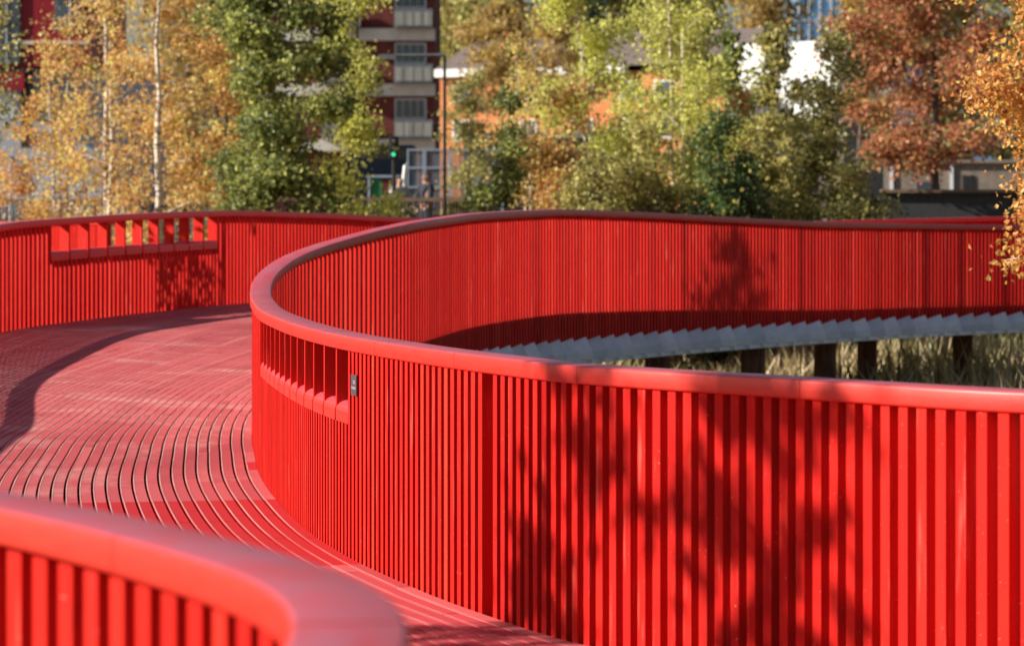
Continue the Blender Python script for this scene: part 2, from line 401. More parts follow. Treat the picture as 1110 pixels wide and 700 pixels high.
# plaque on the inner balustrade beside the window row
up_ = MC.u_at_px(399, 5, uM_apex); p = MC.at(up_); t_ = MC.tan(up_); nn = Vector((-t_.y, t_.x)); c = p+nn*.0755
pz = CAM_Z-(417-HOR)/F_PX*p.y
pl = MB(); pl.obox(c, t_, .062, .004, pz-.052, pz+.052)
plo = pl.build('plaque', m_plaque); plo.parent = None
tag(plo, 'small grey plaque with two tiny lines of white lettering fixed to the red slats', 'plaque')
for nl_, dz, hh_ in ((4, .008, .017), (7, -.020, .013)):      # two short lines of lettering, too small to be read
    mbl = MB(); w_l = .0135; x0_ = -nl_*w_l/2 + (0 if nl_ > 5 else .012)
    for i_ in range(nl_):
        cc = c - t_*(x0_+(i_+.5)*w_l) + nn*.0048; q_ = Vector((cc.x, cc.y))
        mbl.obox(q_-t_*.0035, t_, .0013, .0006, pz+dz, pz+dz+hh_)
        zz = pz+dz+(0 if i_ % 2 else hh_*.55); mbl.obox(q_+t_*.001, t_, .0032, .0006, zz, zz+.003)
    mbl.build('lettering', m_white_letter, plo)

# ------------------------------------------------------------------ deck
def ray_hit(p, d, poly):
    best = 9.0
    for a, b_ in zip(poly, poly[1:]):
        e = b_-a; den = d.x*e.y-d.y*e.x
        if abs(den) < 1e-9: continue
        w_ = a-p; tt = (w_.x*e.y-w_.y*e.x)/den; ss = (w_.x*d.y-w_.y*d.x)/den
        if tt > .2 and 0 <= ss <= 1 and tt < best: best = tt
    return best
opoly = [OC.at(u*.5) for u in range(int(OC.L*2)+1)]
DST = .3; nI = int(MC.L/DST)
fr = []
for i in range(nI+1):
    p = MC.at(i*DST); t_ = MC.tan(i*DST); nn = Vector((-t_.y, t_.x)); fr.append((p, nn, ray_hit(p, nn, opoly)))
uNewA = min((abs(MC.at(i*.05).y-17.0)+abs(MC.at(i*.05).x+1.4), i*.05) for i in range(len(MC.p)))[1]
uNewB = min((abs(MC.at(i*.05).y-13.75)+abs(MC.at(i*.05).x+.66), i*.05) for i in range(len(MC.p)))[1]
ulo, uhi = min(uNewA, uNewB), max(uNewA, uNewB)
deck = MB(); strip = MB(); underlay = MB(); BP = .0862; GAP = .0145
def dp(i, off, dz=0):
    p, nn, w_ = fr[i]; q = p+nn*off
    return (q.x, q.y, zdeck(q.x, q.y)+dz)
for j in range(100):
    a, b_ = .072+j*BP, .072+(j+1)*BP-GAP
    tone = None; left = 0
    for i in range(nI):
        if max(fr[i][2], fr[i+1][2])+.02 < a: left = 0; continue
        if left <= 0:
            left = rng.choice((5, 7, 8, 9)); tone = min(1, max(.25, rng.gauss(.55, .15)))
            j0 = .002
        else: j0 = 0
        left -= 1
        u = (i+.5)*DST
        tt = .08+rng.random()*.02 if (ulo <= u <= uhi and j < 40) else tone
        if (11.2 <= u-uhi+9 <= 11.6 and j < 1): tt = .05
        dzj = 0
        s0, s1, s2, s3 = dp(i, a, dzj), dp(i, b_, dzj), dp(i+1, b_, dzj), dp(i+1, a, dzj)
        if j0:
            s0 = tuple(s0[k]+(s3[k]-s0[k])*.03 for k in range(3)); s1 = tuple(s1[k]+(s2[k]-s1[k])*.03 for k in range(3))
        lo = [(x, y, z-.03) for x, y, z in (s0, s1, s2, s3)]
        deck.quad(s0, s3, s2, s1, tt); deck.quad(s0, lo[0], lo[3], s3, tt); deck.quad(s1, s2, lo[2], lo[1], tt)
        # grit strip set in the outer edge of the board
        g0, g1, g2, g3 = dp(i, b_-.0085, .0012), dp(i, b_-.0005, .0012), dp(i+1, b_-.0005, .0012), dp(i+1, b_-.0085, .0012)
        strip.quad(g0, g3, g2, g1)
for i in range(nI):  # solid sheet added under the boards to darken the gaps and block light
    wa = max(fr[i][2], fr[i+1][2])+.05; n = max(1, int(wa/.5))
    for k in range(n):
        a, b_ = .075+(wa-.075)*k/n, .075+(wa-.075)*(k+1)/n
        underlay.hexa([dp(i,a,-.20),dp(i+1,a,-.20),dp(i+1,b_,-.20),dp(i,b_,-.20),dp(i,a,-.035),dp(i+1,a,-.035),dp(i+1,b_,-.035),dp(i,b_,-.035)])
fasc = MB()
for i in range(nI):
    q = [dp(i,.062,-.27),dp(i+1,.062,-.27),dp(i+1,.071,-.27),dp(i,.071,-.27),dp(i,.062,-.012),dp(i+1,.062,-.012),dp(i+1,.071,-.012),dp(i,.071,-.012)]
    fasc.hexa(q)
bw = bpy.data.objects.new('boardwalk_path', None); C.objects.link(bw); bw['kind'] = 'structure'
deck.build('deck_boards', m_deck, bw, tint=True); strip.build('grit_strips', m_strip, bw); underlay.build('dark_underlay_sheet', m_underlay, bw)
fasc.build('fascia_board', simple('brown_red_fascia', (.10,.03,.022), (.17,.05,.04), 6, .8, sxyz=(3,3,.5)), bw)

# ------------------------------------------------------------------ steel edge beam with angled plates and the piles
beam = thing('steel_edge_beam', (3, 34, 0), 'pale grey steel edge beam with a row of angled plates under the far red balustrade', 'beam')
uf0 = MC.u_at_px(480, uM_apex+2, MC.L)
bb = MB(); pts_n = int((MC.L-1-uf0)/.4)
def boff(u, off):
    p = MC.at(u); t_ = MC.tan(u); return p-Vector((-t_.y, t_.x))*off
ZB = .14
for i in range(pts_n):
    a, b_ = uf0+i*.4, uf0+(i+1)*.4
    q = [boff(a,.10), boff(b_,.10), boff(b_,.27), boff(a,.27)]
    bb.hexa([(v.x,v.y,ZB) for v in q]+[(v.x,v.y,ZB+.05) for v in q])
bb.c = [.6]*len(bb.c); bb.build('beam_flange', m_steel, beam, tint=True)
pb = MB(); bolts = MB(); u = uf0; k = 0
while u < MC.L-1:
    p = boff(u, .19); t_ = MC.tan(u); nn = Vector((-t_.y, t_.x)); d = (t_*math.cos(R(32))-nn*math.sin(R(32)))
    h = .15
    a = p-d*.18; c_ = p+d*.18; th = Vector((-d.y, d.x))
    if th.dot(nn) > 0: th = -th                       # th points out to the void
    def Q(v, o_, z): return (v.x+th.x*o_, v.y+th.y*o_, z)
    f0, f1 = ZB+.055, ZB+.055
    A0, A1 = Q(a, .05, f0), Q(c_, .05, f1)            # foot of the plate
    B0, B1 = Q(a, .045, ZB+.09), Q(c_-d*.02, .045, ZB+.155)   # fold line
    T0, T1 = Q(a+d*.05, -.03, ZB+.22), Q(c_-d*.055, -.03, ZB+.30)
    pb.quad(A0, A1, B1, B0); pb.quad(B0, B1, T1, T0)
    k_ = .012; pt = rng.choice((0, 0, .15, .3, .55)); c0_ = len(pb.c)-2
    pb.quad(A1, Q(c_, .05-k_, f1), Q(c_-d*.02, .045-k_, ZB+.155), B1); pb.quad(B1, Q(c_-d*.02, .045-k_, ZB+.155), Q(c_-d*.055, -.03-k_, ZB+.30), T1)
    pb.quad(T0, T1, Q(c_-d*.055, -.03-k_, ZB+.30), Q(a+d*.05, -.03-k_, ZB+.22))
    pb.quad(Q(a, .05-k_, f0), Q(a+d*.05, -.03-k_, ZB+.22), Q(c_-d*.055, -.03-k_, ZB+.30), Q(c_, .05-k_, f1))
    pb.c[c0_:] = [pt]*(len(pb.c)-c0_); pb.c[c0_] = min(1, pt+.45)
    q = boff(u+.1, .306); bolts.obox(q, t_, .016, .014, ZB+.012, ZB+.044)
    u += .385
pb.build('stiffener_plates', m_steel, beam, tint=True); bolts.build('bolt_heads', m_steel, beam)

def pile(px0, px1, d, label, top=.14):
    r = (px1-px0)/2/F_PX*d; x = ((px0+px1)/2-555)/F_PX*d; mb = MB()
    zs = [-1.6,-1.0,-.5,0,top]
    mb.tube([(x+rng.uniform(-.006,.006), d, z) for z in zs], [r*1.03,r*1.02,r,r*.99,r*.98], 20)
    o = mb.build('timber_pile', m_pile, smooth=True)
    return tag(o, label, 'pile', 'round dark piles carrying the boardwalk')
pile(699,727,33.2,'short dark round pile under the beam, leftmost of the five visible piles')
pile(803,830,35.2,'thick dark pile under the beam, second from the left of the five')
pile(882,907,37.2,'brown sunlit pile with a bright patch low on its left side')
pile(929,951,39.8,'slim black pile close to the right of the brown sunlit one')
pile(1032,1054,41.6,'black pile standing alone, rightmost under the far boardwalk')

# ------------------------------------------------------------------ ground
def zground(x, y):
    e = 1/(1+math.exp(-(y-60+.1*x)/2.2))
    return -1.15*(1-e)+1.12*e+.12*math.sin(x*.7+y*.31)*math.sin(y*.9-x*.2)*(1-e)
g = MB(); nx, ny = 90, 110
xs = [-320+640*(.5+.5*math.copysign(abs(2*i/nx-1)**2.2, 2*i/nx-1)) for i in range(nx+1)]
ys = [-60+ (j/ny)*150 for j in range(ny)]+[100,130,200,400,900]
for y in ys:
    for x in xs: g.v.append((x, y, zground(x, y)))
for j in range(len(ys)-1):
    for i in range(nx):
        a = j*(nx+1)+i; g.f.append((a, a+1, a+nx+2, a+nx+1)); g.c.append(.5)
tag(g.build('ground', m_ground, smooth=True), kind='structure')
pv = MB(); pv.box(-120, 120, 66, 320, 1.0, 1.20); tag(pv.build('road', m_pave), kind='structure')

# reeds and dry grass
def reeds(name, boxes, n, seed, mat_=L_reed, hmin=.5, hmax=1.3, wd_=.016):
    r = random.Random(seed); mb = MB()
    for _ in range(n):
        x0, x1, y0, y1 = r.choice(boxes); 
        cx, cy = r.uniform(x0, x1), r.uniform(y0, y1)
        dens = math.sin(cx*1.3+cy*.7)+math.sin(cx*.5-cy*1.1)
        if dens < r.uniform(-1.6, .6): continue
        h = r.uniform(hmin, hmax)*(.75+.25*math.sin(cx*.9+2)); z = zground(cx, cy)-.05
        a = r.uniform(0, 6.28); lean = r.uniform(.05, .5)*h; w_ = wd_*r.uniform(.6, 1.5)
        dx, dy = math.cos(a), math.sin(a); b_ = r.uniform(0, 3.14); wx, wy = math.cos(b_)*w_, math.sin(b_)*w_
        m1 = (cx+dx*lean*.3, cy+dy*lean*.3, z+h*.6); tp = (cx+dx*lean, cy+dy*lean, z+h)
        t_ = min(1, max(0, r.gauss(.5, .25)+.28*math.sin(cx*1.1+cy*.6)))
        mb.quad((cx-wx,cy-wy,z),(cx+wx,cy+wy,z),(m1[0]+wx,m1[1]+wy,m1[2]),(m1[0]-wx,m1[1]-wy,m1[2]),t_)
        mb.tri((m1[0]-wx,m1[1]-wy,m1[2]),(m1[0]+wx,m1[1]+wy,m1[2]),tp,t_)
    return tag(mb.build(name, mat_, tint=True), kind='stuff')
tag(reeds('dry_reeds', [(-2,14,30,52),(0,16,44,60),(2,16,50,60)], 60000, 3), 'straw coloured dry reeds in the sun seen under the far boardwalk', 'reeds')
tag(reeds('bank_grass', [(-22,22,52,62),(-30,-7,-2,50)], 26000, 4, L_olive, .2, .6), 'low green grass on the bank behind the boardwalk', 'grass')

# ------------------------------------------------------------------ trees
def tree(name, x, y, z0, h, rad, n, leaf, lm, bm_, label, cat='tree', group=None, base=.12, stems=1, seed=1, shape='oval', trunk_r=.06, spread=1.0, tints=(.5,.22), clump=.28, stemlean=.06, topw=.35, zmin=-9):
    """stems > limbs > twigs; leaves sit in clumps on twig ends"""
    r = random.Random(seed); root = thing(name, (x, y, z0), label, cat, group)
    tr = MB(); tips = []
    for s in range(stems):
        a = r.uniform(0, 6.28); sx, sy = (r.uniform(-.25,.25)*rad, r.uniform(-.25,.25)*rad) if stems > 1 else (0, 0)
        hh = h*(1 if s == 0 else r.uniform(.72, .95)); lx, ly = math.cos(a)*hh*stemlean, math.sin(a)*hh*stemlean
        pts = []; rr = []; m = 9
        for i in range(m+1):
            f = i/m; pts.append(Vector((x+sx+lx*f+r.uniform(-.015,.015)*h*.3, y+sy+ly*f+r.uniform(-.01,.01)*h*.3, z0-.15+hh*f)))
            rr.append(max(.006, trunk_r*(1-.86*f)))
        tr.tube(pts, rr, 8)
        nl = int(10+rad*h*2.2/stems)
        for b_ in range(nl):
            f = base+(1-base)*((b_+r.random())/nl); q = f*m; i = min(m-1, int(q)); p0 = pts[i].lerp(pts[i+1], q-i)
            g_ = (f-base)/(1-base)
            if shape == 'oval': w_ = math.sin(math.pi*min(1, (g_*.86+.14)))**.7*(1-.1*g_)
            elif shape == 'cone': w_ = (1-g_)**.75*.95+.08
            else: w_ = topw+(1-topw)*math.sin(math.pi*g_*.9+.1)
            L_ = rad*w_*r.uniform(.55, 1.12)*spread; a = r.uniform(0, 6.28); el = r.uniform(.05, .75)
            d = Vector((math.cos(a)*math.cos(el), math.sin(a)*math.cos(el), math.sin(el)*.8))
            p1 = p0+d*L_*.5+Vector((0,0,L_*.05)); p2 = p0+d*L_+Vector((0,0,-L_*.08))
            if min(p1.z, p2.z) < zmin: continue
            tr.tube([p0, p1, p2], [max(.006, trunk_r*.32*(1-f)), max(.005, trunk_r*.18*(1-f)), .004], 5, cap=False)
            for k in range(max(3, int(L_*5))):
                g2 = r.uniform(.25, 1.05); pp = p0.lerp(p1, g2*2) if g2 < .5 else p1.lerp(p2, (g2-.5)*2)
                dv = Vector((r.gauss(0,1), r.gauss(0,1), r.gauss(0,.8))).normalized()*r.uniform(.1,.3)*min(1, L_)
                tips.append((pp+dv, r.gauss(0, .12)))
                if r.random() < .5: tr.tube([pp, pp+dv], [.005, .003], 4, cap=False)
    tr.build('trunk', bm_, root, smooth=True)
    cr = MB()
    for _ in range(n):
        c0, tn = r.choice(tips); q = c0+Vector((r.gauss(0,clump), r.gauss(0,clump), r.gauss(0,clump*.8)))*min(1.0, rad)*.6
        if bm_ is m_birch and abs(q.x-x-(q.z-z0)*0) < .2 and q.y < y and r.random() < .9: continue
        if q.z < zmin+r.uniform(-.15, .15): continue
        s_ = leaf*r.uniform(.6, 1.35)
        u_ = Vector((r.gauss(0,1), r.gauss(0,1), r.gauss(0,1))).normalized(); v_ = u_.cross(Vector((r.gauss(0,1), r.gauss(0,1), r.gauss(0,1)))).normalized()
        t_ = min(1, max(0, r.gauss(tints[0], tints[1])+tn))
        fold = u_.cross(v_)*s_*.18
        cr.quad(q-u_*s_*.5, q+v_*s_*.46+fold, q+u_*s_*.5, q-v_*s_*.46+fold, t_)
    cr.build('crown', lm, root, tint=True)
    return root
BG = 'trees behind the boardwalk'
def T(px, d): return ((px-555)/F_PX*d, d)
def bgtree(name, px, d, top_py, halfw_px, n, lm, bm_, label, leaf=.075, **kw):
    x, y = T(px, d); z0 = zground(x, y)-.05; ztop = CAM_Z-(top_py-HOR)/F_PX*d
    return tree(name, x, y, z0, ztop-z0, halfw_px/F_PX*d, n, leaf, lm, bm_, label, group=BG, **kw)
COL = dict(shape='x', topw=.8)
# left birches
bgtree('birch_tree', 172, 50, -70, 88, 7600, L_orange, m_birch, 'tall orange birch with one thick white trunk beside the green tree', seed=11, trunk_r=.11, base=.2, stemlean=.002, **COL)
bgtree('birch_tree', 110, 52, -60, 72, 6800, L_orange, m_birch, 'orange birch with twin slender white stems left of the thick white trunk', seed=12, stems=2, trunk_r=.085, base=.2, stemlean=.008, **COL)
bgtree('birch_tree', 66, 54, 10, 52, 4000, L_orange, m_birch, 'smaller amber birch with thin leaning stems in front of the crimson building', seed=13, stems=3, trunk_r=.045, base=.25, stemlean=.05)
bgtree('birch_tree', 18, 56, 100, 44, 3600, L_amber, m_birch, 'sparse low yellow birch at the left edge of the picture', seed=14, stems=2, trunk_r=.04, base=.2)
bgtree('birch_tree', -40, 48, -60, 62, 2400, L_olive, m_birch, 'bare olive tipped birch reaching in at the top left corner', seed=15, trunk_r=.05, base=.3)
bgtree('broadleaf_tree', 285, 47, -60, 92, 30000, L_green, m_bark, 'full dark green broadleaf tree right of the orange birches', seed=21, trunk_r=.08, base=.12, leaf=.085, **COL)
bgtree('broadleaf_tree', 365, 51, -60, 60, 11500, L_yg, m_bark, 'light yellow green tree between the dark green tree and the tower block', seed=22, trunk_r=.07, base=.12, **COL)
bgtree('broadleaf_tree', 232, 53, -40, 50, 8000, L_orange, m_bark, 'orange and green tree top between the white trunk and the green tree', seed=23, trunk_r=.05, base=.3, **COL)
# middle
bgtree('bush_tree', 542, 47, 95, 45, 9000, L_green, m_bark, 'small dark green bushy tree standing in front of the brick houses', seed=31, stems=3, trunk_r=.04, base=.12, leaf=.08)
bgtree('bush_tree', 612, 51, 80, 66, 13000, L_orange, m_bark, 'low amber shrub tree in front of the brick houses', seed=32, stems=4, trunk_r=.035, base=.12, tints=(.4,.25))
bgtree('birch_tree', 725, 50, -70, 95, 17000, L_yg, m_birch, 'tall bright yellow green birch in the centre of the background', seed=33, stems=2, trunk_r=.06, base=.15, stemlean=.01, **COL)
bgtree('birch_tree', 650, 53, -40, 60, 10000, L_yg, m_birch, 'slender yellow green birch left of the tall central one', seed=34, trunk_r=.045, base=.2, tints=(.6,.2), **COL)
bgtree('bush_tree', 705, 48, 130, 80, 15000, L_olive, m_bark, 'wide olive bush below the tall yellow green birch', seed=35, stems=5, trunk_r=.03, base=.1)
bgtree('bush_tree', 632, 46.5, 150, 62, 11000, L_olive, m_bark, 'low olive and gold bush right of the small dark green tree', seed=36, stems=5, trunk_r=.03, base=.1)
bgtree('bush_tree', 800, 47.5, 120, 60, 15000, L_dark, m_bark, 'dark green bush left of the rounded green tree', seed=37, stems=4, trunk_r=.035, base=.1, leaf=.085)
bgtree('bush_tree', 812, 54, 90, 40, 5000, L_orange, m_bark, 'thin rusty gold sapling behind the dark green bush', seed=38, stems=3, trunk_r=.035, base=.2, tints=(.3,.2))
bgtree('broadleaf_tree', 905, 50, 40, 72, 19000, L_olive, m_bark, 'rounded green tree with faint gold leaves beside the dark hoarding', seed=39, stems=2, trunk_r=.05, base=.1, tints=(.35,.2))
bgtree('broadleaf_tree', 812, 56, 30, 34, 3600, L_green, m_bark, 'thin leafy green tree in front of the white building', seed=40, trunk_r=.05, base=.3, leaf=.1)
bgtree('broadleaf_tree', 858, 57, 25, 44, 6500, L_olive, m_bark, 'sparse grey green sapling crossing the white building', seed=41, trunk_r=.04, base=.2, leaf=.1)
bgtree('bush_tree', 672, 55, 88, 66, 13000, L_yg, m_bark, 'pale yellow green bush between the two central birches', seed=46, stems=4, trunk_r=.03, base=.15)
bgtree('bush_tree', 848, 52, 112, 42, 9000, L_olive, m_bark, 'olive bush between the dark green bush and the rounded green tree', seed=42, stems=3, trunk_r=.035, base=.1)
bgtree('bush_tree', 498, 64, 70, 34, 4200, L_olive, m_bark, 'loose olive bush right of the slim street mast', seed=43, stems=3, trunk_r=.03, base=.2)
bgtree('birch_tree', 575, 58, 40, 48, 4200, L_orange, m_birch, 'thin golden birch in front of the orange brick wall', seed=44, stems=2, trunk_r=.03, base=.2, tints=(.65,.2))
bgtree('broadleaf_tree', 545, 100, 0, 70, 9000, L_brown, m_bark, 'thin gold crown in front of the tiled roof', seed=45, trunk_r=.08, base=.55, leaf=.13)
bgtree('broadleaf_tree', 762, 70, -30, 44, 8000, L_olive, m_bark, 'loose olive tree top between the central birch and the white building', seed=47, trunk_r=.08, base=.2, leaf=.11, **COL)
bgtree('broadleaf_tree', 628, 95, -10, 55, 7000, L_brown, m_bark, 'second thin gold crown in front of the tiled roof, right of the first', seed=48, trunk_r=.08, base=.5, leaf=.13)
# right
bgtree('maple_tree', 1015, 60, -90, 105, 21000, L_rust, m_bark, 'large rust red tree above the grey brick building at the right', seed=51, trunk_r=.12, base=.32, leaf=.095, tints=(.55,.36), **COL)
bgtree('maple_tree', 925, 63, -90, 48, 9000, L_brown, m_bark, 'brown gold tree top between the white building and the rust red tree', seed=52, trunk_r=.1, base=.42, leaf=.11, **COL)

# amber birch standing in the reeds inside the bend
bx, by = T(1168, 24)
tree('birch_tree', bx, by, zground(bx, by)-.05, 5.2, 1.05, 15000, .052, L_amber, m_birch, 'amber leaved birch reaching in from the right edge in front of the far balustrade', seed=61, stems=2, trunk_r=.045, base=.5, clump=.22, shape='x', topw=.75, zmin=1.3)

# trees on the left bank whose shadows fall on the slats
LB = 'trees on the left bank'
tree('bank_tree', -7.4, 8.1, -1.1, 7.2, .85, 620, .15, L_green, m_bark, 'slender tree on the left bank, the nearest to the camera', group=LB, seed=71, trunk_r=.05, base=.5)
tree('bank_tree', -7.9, 9.5, -1.1, 7.4, .85, 620, .15, L_green, m_bark, 'second slender tree on the left bank, just beyond the nearest one', group=LB, seed=75, trunk_r=.05, base=.5)
tree('bank_tree', -8.0, 31.3, -1.1, 6.0, .8, 1100, .13, L_green, m_bark, 'slender tree on the left bank beyond the first bend', group=LB, seed=72, trunk_r=.07, base=.5)
tree('bank_tree', -10.0, 31.3, -1.1, 9.3, 1.3, 650, .14, L_green, m_bark, 'taller tree on the left bank beyond the first bend', group=LB, seed=73, trunk_r=.09, base=.72)

# far wooded backdrop: tree tops behind the houses
k = 0
for px, d, top, hw, lm, lab in ((488,175,-70,50,L_brown,'gold brown tree top behind the left chimney'),(560,182,-80,55,L_brown,'brown tree top between the two chimneys'),
        (612,170,-20,26,L_dark,'dark evergreen right of the right chimney'),(525,165,0,42,L_olive,'olive tree crown above the house roofs'),(690,185,-60,45,L_olive,'pale olive crown behind the central birch'),
        (755,175,-70,52,L_olive,'olive tree crown left of the white building'),(828,170,-70,46,L_brown,'brown oak crown above the white building'),
        (955,180,-60,55,L_olive,'olive crown right of the blue glass tower'),(1040,185,-60,60,L_brown,'brown crown behind the rust red tree'),(1110,180,-60,60,L_olive,'olive crown at the far right edge'),
        (200,180,-60,70,L_brown,'brown crown behind the tall orange birch'),(290,185,-60,60,L_olive,'olive crown behind the dark green tree')):
    x, y = T(px, d); zt = CAM_Z-(top-HOR)/F_PX*d
    tree('distant_tree', x, y, 1.1, zt-1.1, hw/F_PX*d, 9000, .32, lm, m_bark, lab, group='distant trees behind the houses', seed=80+k, trunk_r=.3, base=.12, clump=1.1, spread=1, shape='x', topw=.8); k += 1

# ------------------------------------------------------------------ buildings
def bthing(name, px, d, label): 
    x, y = T(px, d); return thing(name, (x, y, 1.15), label, 'building')
def fbox(mb, px0, px1, py0, py1, d, thick=.3, proud=0):
    """a box whose front face covers the given picture rectangle at distance d"""
    a = WP(px0, py1, d-proud); b_ = WP(px1, py0, d-proud); mb.box(a.x, b_.x, d-proud, d-proud+thick, a.z, b_.z)
# tower block
D = 140
tb = bthing('tower_block', 430, D, 'dark brick tower block with cream bands and glazed balconies')
w_ = MB(); fbox(w_, 290, 471, -260, 236, D, 12); w_.build('wall', m_brick, tb)
for k, py in enumerate((-205,-145,-84,-23,37,97,157)):
    mb = MB(); fbox(mb, 288, 471.5, py-6, py+7, D, .5, .35); mb.build('cream_band', m_band, tb)
    if py > 150: continue
    top = py+10
    for (a, b_) in ((428, 462), (350, 384)):
        f = MB(); fbox(f, a, b_, top, top+22, D, .2, .08); fo = f.build('window', m_frame, tb)
        q = MB(); n = 4; s_ = (b_-a-2)/n
        for i in range(n): fbox(q, a+1.2+i*s_, a+.2+(i+1)*s_, top+1.5, top+20.5, D, .02, .11)
        q.build('pane', m_glass, fo)
        f = MB(); fbox(f, a-1, b_+7, top+22.5, top+44, D, .8, 1.0); fo = f.build('balcony', m_greymetal, tb)
        q = MB(); n = 4; s_ = (b_+7-a)/n
        for i in range(n): fbox(q, a+i*s_+.3, a-.8+(i+1)*s_, top+26, top+41, D, .02, 1.05)
        q.build('balcony_glass', m_curtain, fo)
# terrace of brick houses with slate roof and chimneys
D = 118
hs = bthing('brick_terrace', 560, D, 'orange brick terrace with white fascia under a brown tiled roof')
w_ = MB(); fbox(w_, 468, 800, 80, 236, D, 9); w_.build('wall', m_obrick, hs)
f = MB(); fbox(f, 466, 690, 73.5, 82, D, .4, .45); f.build('fascia', m_whitewall, hs)
rf = MB(); a = WP(466, 74, D-.4); b_ = WP(802, 38, D+4.5)
rf.hexa([(a.x,D-.45,a.z),(b_.x,D-.45,a.z),(b_.x,D+9.4,a.z),(a.x,D+9.4,a.z),(a.x,D+4.4,b_.z),(b_.x,D+4.4,b_.z),(b_.x,D+4.6,b_.z),(a.x,D+4.6,b_.z)])
ro = rf.build('roof', m_tile, hs)
for px in (505, 593, 700):
    c_ = MB(); fbox(c_, px-5, px+5, 31, 50, D+4, 1.0); 
    for q in (-3, 3): 
        p = WP(px+q, 31, D+4.4); c_.tube([p, p+Vector((0,0,.22))], .09, 8)
    c_.build('chimney', m_obrick, ro)
for px in (520-26, 574, 640, 690, 730):
    f = MB(); fbox(f, px-10, px+10, 90, 110, D, .1, .06); fo = f.build('window', m_whitewall, hs)
    q = MB(); fbox(q, px-8, px-.7, 92, 108, D, .02, .09); fbox(q, px+.7, px+8, 92, 108, D, .02, .09); q.build('pane', m_glass, fo)
    f = MB(); fbox(f, px-10, px+10, 130, 152, D, .1, .06); fo = f.build('window', m_whitewall, hs)
    q = MB(); fbox(q, px-8, px-.7, 132, 150, D, .02, .09); fbox(q, px+.7, px+8, 132, 150, D, .02, .09); q.build('pane', m_glass, fo)
sh = bthing('shed', 640, 90, 'low brown brick building with grey lean-to roof behind the bushes')
w_ = MB(); fbox(w_, 500, 640, 150, 236, 90, 5); w_.build('wall', m_greybrick, sh)
w_ = MB(); fbox(w_, 497, 643, 143, 150, 90, 5.4, .3); w_.build('roof', m_slate, sh)
# white building
wb = bthing('white_building', 850, 96, 'bright white rendered building seen through leaves at upper right')
w_ = MB(); fbox(w_, 786, 912, 46, 133, 96, 8); w_.build('wall', m_whitewall, wb)
w_ = MB(); fbox(w_, 784, 914, 133, 236, 96.3, 7.5); w_.build('base_wall', m_greybrick, wb)
f = MB(); fbox(f, 815, 838, 94, 110, 96, .1, .06); fo = f.build('window', m_obrick, wb); q = MB(); fbox(q, 816, 833, 96, 108, 96, .02, .09); q.build('pane', m_glass, fo)
# blue glass tower
bt = bthing('glass_tower', 885, 260, 'blue glass tower rising behind the white building')
w_ = MB(); fbox(w_, 866, 912, -300, 236, 260, 14); w_.build('wall', m_blueglass, bt)
f = MB(); [fbox(f, x-.6, x+.6, -300, 236, 260, .3, .25) for x in (866, 877, 889, 901, 912)]; [fbox(f, 866, 912, y-.6, y+.6, 260, .3, .2) for y in range(-290, 230, 26)]
f.build('mullion_grid', m_frame, bt)
b2 = bthing('glass_tower', 650, 300, 'distant blue and white tower behind the central birch')
w_ = MB(); fbox(w_, 622, 672, -200, 236, 300, 14); w_.build('wall', m_blueglass, b2)
f = MB(); [fbox(f, 638, 660, y, y+11, 300, .5, .3) for y in range(-190, 90, 22)]; f.build('white_panel', m_whitewall, b2)
# crimson building far left
D = 82
cb = bthing('crimson_building', 40, D, 'crimson clad building with tall grey windows at the far left')
w_ = MB(); fbox(w_, -80, 96, -120, 72, D, 8); w_.build('wall', m_claddark, cb)
w_ = MB(); fbox(w_, -80, 150, 76, 236, D+1.2, 7); w_.build('ground_floor_wall', m_greypanel, cb)
f = MB(); fbox(f, -80, 97, 44.5, 48, D, .1, .08); fbox(f, -80, 30, 85, 90, D, .1, .08); f.build('string_course', m_band, cb)
for (a, b_, y0, y1) in ((-10,22,-60,70),(59,90,-60,34),(-60,-20,-60,70)):
    f = MB(); fbox(f, a, b_, y0, y1, D, .1, .05); fo = f.build('window', m_greymetal, cb)
    q = MB(); mid = (a+b_)/2+1; n = 3; s_ = (y1-y0)/n
    for i in range(n): fbox(q, a+1.2, mid-1, y0+i*s_+1, y0+(i+1)*s_-1, D, .02, .09); fbox(q, mid+1, b_-1.2, y0+i*s_+1, y0+(i+1)*s_-1, D, .02, .09)
    q.build('pane', m_glass, fo); q = MB(); fbox(q, mid-.6, mid+.6, y0, y1, D, .06, .12); q.build('mullion', m_frame, fo)
f = MB(); fbox(f, -20, 26, 78, 98, D, .4, .3); f.build('balcony', m_claddark, cb)
f = MB(); fbox(f, -20, 19, 100, 128, D, .1, .05); f.build('door', m_frame, cb)
f = MB(); fbox(f, 23, 31, 74, 160, D, .8, .1); f.build('pillar', m_blackmetal, cb)
# grey brick building right
D = 76
gb = bthing('grey_building', 1010, D, 'low grey brown brick building behind the dark hoarding at right')
w_ = MB(); fbox(w_, 958, 1160, 176, 240, D, 6); w_.build('wall', m_greybrick, gb)
f = MB(); fbox(f, 957, 1161, 173.5, 177, D, 6.3, .15); f.build('roof_edge', m_greybrick, gb)
f = MB(); fbox(f, 994, 1014, 197, 209, D, .08, .05); f.build('window', m_glass, gb)
for q_ in (1030, 965.5):
    f = MB(); fbox(f, q_, q_+3.5, 178, 208, D, .1, .08); f.build('downpipe', m_frame, gb)
f = MB(); fbox(f, 1043, 1048, 190, 208, D, .08, .05); fbox(f, 1051, 1055, 190, 208, D, .08, .05); f.build('doorway', m_blackmetal, gb)
f = MB(); fbox(f, 1056, 1078, 170, 175, D, .8, .1); f.build('blue_sign_board', m_blueglass, gb)

